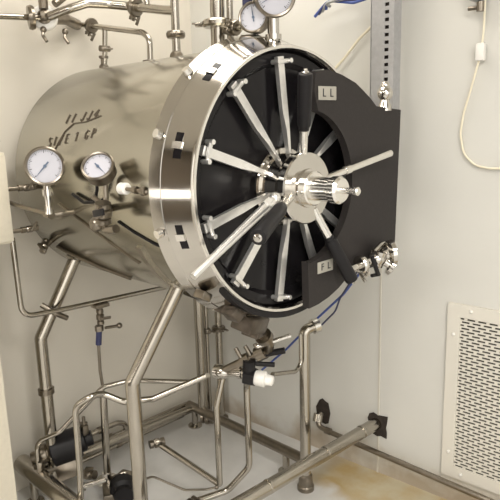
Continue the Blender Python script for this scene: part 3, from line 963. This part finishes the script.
MB().box(m0.lerp(m1, 0.5) - V((0, 0, 0.105)), (0.10, 0.12, 0.09), dm, None, 0.006).build('foot', 'cast', t)
t = ball_valve('bleed_valve', 'small bright bleed valve just below the black motor', (-0.93, -0.37, 0.16), (0.7, 0.3, 0.1), (0.2, -0.3, 1), 0.016, 0.04)
MB().cyl((-0.90, -0.42, 0.135), (-0.83, -0.34, 0.165), 0.012).cyl((-0.905, -0.426, 0.133), (-0.895, -0.415, 0.137), 0.02).build('spout', 'bright', t)
t = ball_valve('elbow_valve', 'dark elbow fitting at the left foot of the pump motor', (-1.09, -0.525, 0.20), (0, 0.2, 1), (1, -0.5, 0), 0.016, 0.05)
MB().cyl((-1.085, -0.53, 0.175), (-1.07, -0.43, 0.17), 0.014).build('nipple', 'cast', t)

# second pump at the bottom edge
t = thing('floor_pump', 'steel-flanged black pump on the floor left of the front leg', 'pump', (-0.86, -0.27, 0))
MB().lathe([(0, 0.045), (0.02, 0.06), (0.075, 0.06), (0.09, 0.045), (0.12, 0.045)], (-0.90, -0.22, 0.06), (0.9, -0.5, 0), 28).build('pump_body', 'rubber', t)
MB().lathe([(0, 0.055), (0.012, 0.055), (0.014, 0.025), (0.05, 0.022)], (-0.98, -0.250, 0.045), (0, 0, 1), 24).build('top_flange', 'bright', t)
MB().lathe([(0, 0.03), (0.0, 0.05), (0.02, 0.05), (0.02, 0.03)], (-0.91, -0.20, 0.07), (-0.6, 0.3, 0.8), 20).box((-0.95, -0.17, 0.05), (0.06, 0.05, 0.04), (1, 0.4, 0), None, 0.006).box((-0.88, -0.14, 0.06), (0.05, 0.04, 0.05), (1, -0.4, 0), None, 0.006).build('housing', 'cast', t)
MB().box((-0.91, -0.25, 0.03), (0.16, 0.12, 0.06), (0.9, -0.5, 0), None, 0.006).build('base', 'cast', t)

# pipes along the foot of the left wall
for i, (z, r, lab) in enumerate(((0.17, 0.014, 'uppermost of the pipes along the left wall foot'), (0.10, 0.018, 'middle thick pipe along the left wall foot'), (0.045, 0.012, 'lowest thin pipe along the left wall foot'))):
    t = thing('supply_pipe', lab, 'pipe', (-1.22, 0.1, z), 'supply pipes along the left wall')
    y1 = (-0.02, 0.46, 0.42)[i]
    pts = [(-1.235, -0.36, z), (-1.235, y1, z)]
    if i == 0:
        pts += [(-1.235, y1 + 0.05, z - 0.02), (-1.235, y1 + 0.05, 0.05)]
    MB().tube(pts, r, 0.04, 14).build('tube', 'frame', t)
    MB().lathe([(-0.015, r * 1.35), (0.015, r * 1.35)], (-1.235, -0.12 + 0.05 * i, z), (0, 1, 0), 16).build('union', 'cast', t)

# ------------------------------------------------------------------ pipework under the door
t = thing('drain_valve_assembly', 'diagonal valve assembly with black handles and white end fitting under the collar', 'valve', (-0.2, 0.05, 0.75))
MB().lathe([(-0.03, 0.018), (-0.03, 0.030), (0.0, 0.032), (0.02, 0.026), (0.03, 0.018), (0.07, 0.018), (0.075, 0.024), (0.09, 0.024), (0.095, 0.02), (0.115, 0.022)], (-0.385, -0.02, 0.700), (0.9, 0.35, 0.06), 24).build('union_body', 'polish', t)
MB().hex((-0.285, 0.015, 0.703), (-0.245, 0.035, 0.698), 0.040).lathe([(0, 0.026), (0.055, 0.026)], (-0.268, 0.02, 0.715), (0.1, 0.0, 1), 16).build('gland_nut', 'rubber', t)
MB().lathe([(0, 0.028), (0.012, 0.032), (0.045, 0.032), (0.05, 0.023), (0.075, 0.021), (0.08, 0.014)], (-0.248, 0.033, 0.698), (0.85, 0.42, -0.10), 24).build('end_fitting', 'white', t)
MB().tube([(-0.37, -0.02, 0.71), (-0.27, 0.04, 0.775), (-0.20, 0.07, 0.815), (-0.165, 0.04, 0.86), (-0.15, -0.03, 0.93)], 0.018, 0.03, 14).lathe([(-0.02, 0.02), (-0.02, 0.028), (0.02, 0.028), (0.02, 0.02)], (-0.29, 0.03, 0.762), (0.8, 0.4, 0.5), 16).lathe([(-0.02, 0.02), (-0.02, 0.03), (0.02, 0.03), (0.02, 0.02)], (-0.23, 0.055, 0.80), (0.8, 0.4, 0.5), 16).lathe([(-0.012, 0.02), (-0.012, 0.034), (0.012, 0.034), (0.012, 0.02)], (-0.157, 0.0, 0.90), (0.1, -0.7, 0.7), 20).build('inlet_branch', 'cast', t)
MB().cyl((-0.225, 0.05, 0.795), (-0.15, 0.11, 0.815), 0.013).build('handle', 'rubber', t)
MB().cyl((-0.245, 0.04, 0.755), (-0.18, 0.08, 0.755), 0.010).build('handle', 'rubber', t)
MB().cyl((-0.20, 0.005, 0.850), (-0.10, 0.090, 0.895), 0.009).build('pull_rod', 'bright', t)
for k in range(4):
    MB().cyl((-0.30 + 0.035 * k, 0.01 + 0.02 * k, 0.775 + 0.014 * k), (-0.32 + 0.035 * k, 0.0 + 0.02 * k, 0.815 + 0.012 * k), 0.009).build('stud', 'cast', t)

tag(MB().tube([(-0.385, -0.01, 0.70), (-0.40, -0.045, 0.55), (-0.40, -0.045, 0.185), (-0.735, -0.10, 0.265)], 0.0135, 0.008, 14).build('elbow_pipe', 'pipe'),
    'upright pipe below the valve union with a sharp elbow running back left', 'pipe')
tag(MB().tube([(-0.30, 0.045, 0.675), (-0.335, 0.072, 0.62), (-0.335, 0.072, 0.24), (-0.40, 0.0, 0.135), (-0.50, -0.17, 0.10)], 0.0145, 0.07, 14).build('waste_pipe', 'pipe'),
    'upright pipe right of the elbow leg curving forward onto the floor', 'pipe')
tag(MB().tube([(-0.225, 0.115, 0.690), (-0.265, 0.31, 0.628), (-0.270, 0.350, 0.65), (-0.270, 0.350, 0.79)], 0.0095, 0.04, 12).build('bypass_tube', 'pipe'),
    'thin tube bending up beside the standpipe to its top', 'tube')
t = ball_valve('floor_cock', 'small cock at the foot of the pipe behind the front leg', (-0.76, -0.105, 0.27), (0.3, 0.9, 0), (0.6, -0.4, 0.6), 0.015, 0.04)
tag(MB().tube([(-0.62, -0.27, 0.225), (-0.60, -0.25, 0.235), (-0.50, -0.16, 0.17), (-0.44, -0.09, 0.165), (-0.42, -0.05, 0.165)], 0.005, 0.05, 8).sphere((-0.418, -0.048, 0.165), 0.010).build('drip_lead', 'cast'),
    'thin lead with a beaded end right of the front leg foot', 'lead')
t = ball_valve('floor_valve', 'dark valve at the bottom edge right of the front leg', (-0.44, -0.16, 0.12), (0.9, 0.1, -0.1), (0, 0, 1), 0.016, 0.06)
MB().cyl((-0.49, -0.16, 0.0), (-0.45, -0.16, 0.12), 0.012).build('standpipe', 'cast', t)

# pipes in the far corner
for x, y, r, lab in ((-1.12, 0.53, 0.013, 'left slim upright pipe in the far corner behind the vessel'), (-1.10, 0.605, 0.020, 'right thicker upright pipe in the far corner behind the vessel')):
    t = thing('corner_pipe', lab, 'pipe', (x, y, 0), 'upright pipes in the far corner')
    MB().cyl((x, y, 0.0), (x, y, 1.0), r, seg=16).build('tube', 'frame', t)
    clamp(t, (x, y, 0.62 + (0.05 if x > -1.1 else -0.06)), (0, 0, 1), r, (0.8, -0.3, 0))
    flange_foot(t, (x, y, 0.0), r)
t = ball_valve('corner_valve', 'dark valve at the floor in the far corner', (-1.06, 0.46, 0.075), (0.7, 0.5, 0), (0.6, -0.4, 0.5), 0.026, 0.06)

# blue air lines
tag(MB().tube([(-0.60, 0.44, 0.50), (-0.45, 0.45, 0.64), (-0.30, 0.46, 0.80), (-0.12, 0.46, 0.975), (0.02, 0.40, 1.12)], 0.0052, 0.1, 8).build('air_hose', 'blue'),
    'thin blue air hose rising from the drain valves to the right outlet valve', 'hose')
tag(MB().tube([(-0.36, 0.46, 0.74), (-0.25, 0.465, 0.80), (-0.16, 0.455, 0.89), (-0.135, 0.455, 0.955), (0.03, 0.37, 1.14)], 0.004, 0.1, 8).build('air_hose', 'navy'),
    'darker slack hose running just below the blue one', 'hose')
t = thing('cable_tray', 'blue hoses and steel clips bundled at the top edge left of the channel', 'hose bundle', wp(-0.3, 2.2, 0.05))
for k in range(5):
    MB().tube([wp(-0.42 + 0.02 * k, 2.16 + 0.008 * k, 0.08), wp(-0.34, 2.215 - 0.004 * k, 0.09 + 0.006 * k), wp(-0.22, 2.19 + 0.010 * k, 0.08), wp(-0.12, 2.20 + 0.006 * k, 0.09), wp(0.03, 2.20 + 0.01 * k, 0.06)], 0.007, 0.06, 8).build('hose', ('blue', 'navy', 'dull', 'blue', 'dull')[k], t)

# ------------------------------------------------------------------ outlet valve on the lower right of the yoke
t = thing('outlet_valve', 'polished clamp valve projecting right from the lower corner of the yoke plate', 'valve', (0.1, 0.4, 1.12))
MB().tube([(0.075, 0.19, 1.155), (0.09, 0.30, 1.170), (0.10, 0.36, 1.178)], 0.014, 0.03, 14).build('inlet_tube', 'polish', t)
clamp(t, (0.088, 0.285, 1.168), (0.1, 1, 0.1), 0.018, (0.6, 0, -0.7), 'polish')
MB().sphere((0.10, 0.375, 1.178), 0.036, (1, 1.1, 0.9), 18).lathe([(-0.03, 0.02), (-0.03, 0.032), (0.03, 0.032), (0.03, 0.02)], (0.10, 0.375, 1.18), (0.3, 0.2, 1), 20).build('body', 'polish', t)
MB().lathe([(0, 0.02), (0.02, 0.028), (0.03, 0.050), (0.045, 0.052), (0.05, 0.045), (0.05, 0.012)], (0.105, 0.40, 1.19), (0.55, 0.75, 0.1), 28).build('end_cap', 'polish', t)
MB().lathe([(0, 0.016), (0.03, 0.016), (0.034, 0.036), (0.048, 0.038), (0.052, 0.03), (0.052, 0.01)], (0.105, 0.405, 1.165), (0.7, 0.5, -0.55), 28).build('sight_cap', 'polish', t)
MB().box((0.125, 0.325, 1.160), (0.012, 0.016, 0.085), (1, -0.3, 0), (0, 1, 0.4), 0.003).cyl((0.12, 0.31, 1.125), (0.12, 0.36, 1.12), 0.007).build('lever', 'rubber', t)
MB().tube([(0.10, 0.35, 1.205), (0.09, 0.42, 1.225), (0.10, 0.48, 1.22)], 0.012, 0.03, 12).build('yoke_bow', 'polish', t)

# ------------------------------------------------------------------ ceiling lamps (outside the frame, they light the room)
for x, y, sx, sy, lab in ((-0.45, 0.02, 0.8, 0.9, 'square ceiling lamp panel above the pressure vessel'), (1.9, -1.0, 1.2, 0.6, 'ceiling lamp panel to the right behind the viewer'), (0.5, -2.6, 1.2, 0.6, 'ceiling lamp panel to the left behind the viewer')):
    t = thing('ceiling_light', lab, 'lamp', (x, y, 2.94), 'ceiling lamp panels')
    MB().box((x, y, 2.985), (sx + 0.08, sy + 0.08, 0.03)).build('housing', 'white', t, smooth=False)
    MB().box((x, y, 2.966), (sx, sy, 0.008)).build('diffuser', 'lamp', t, smooth=False)
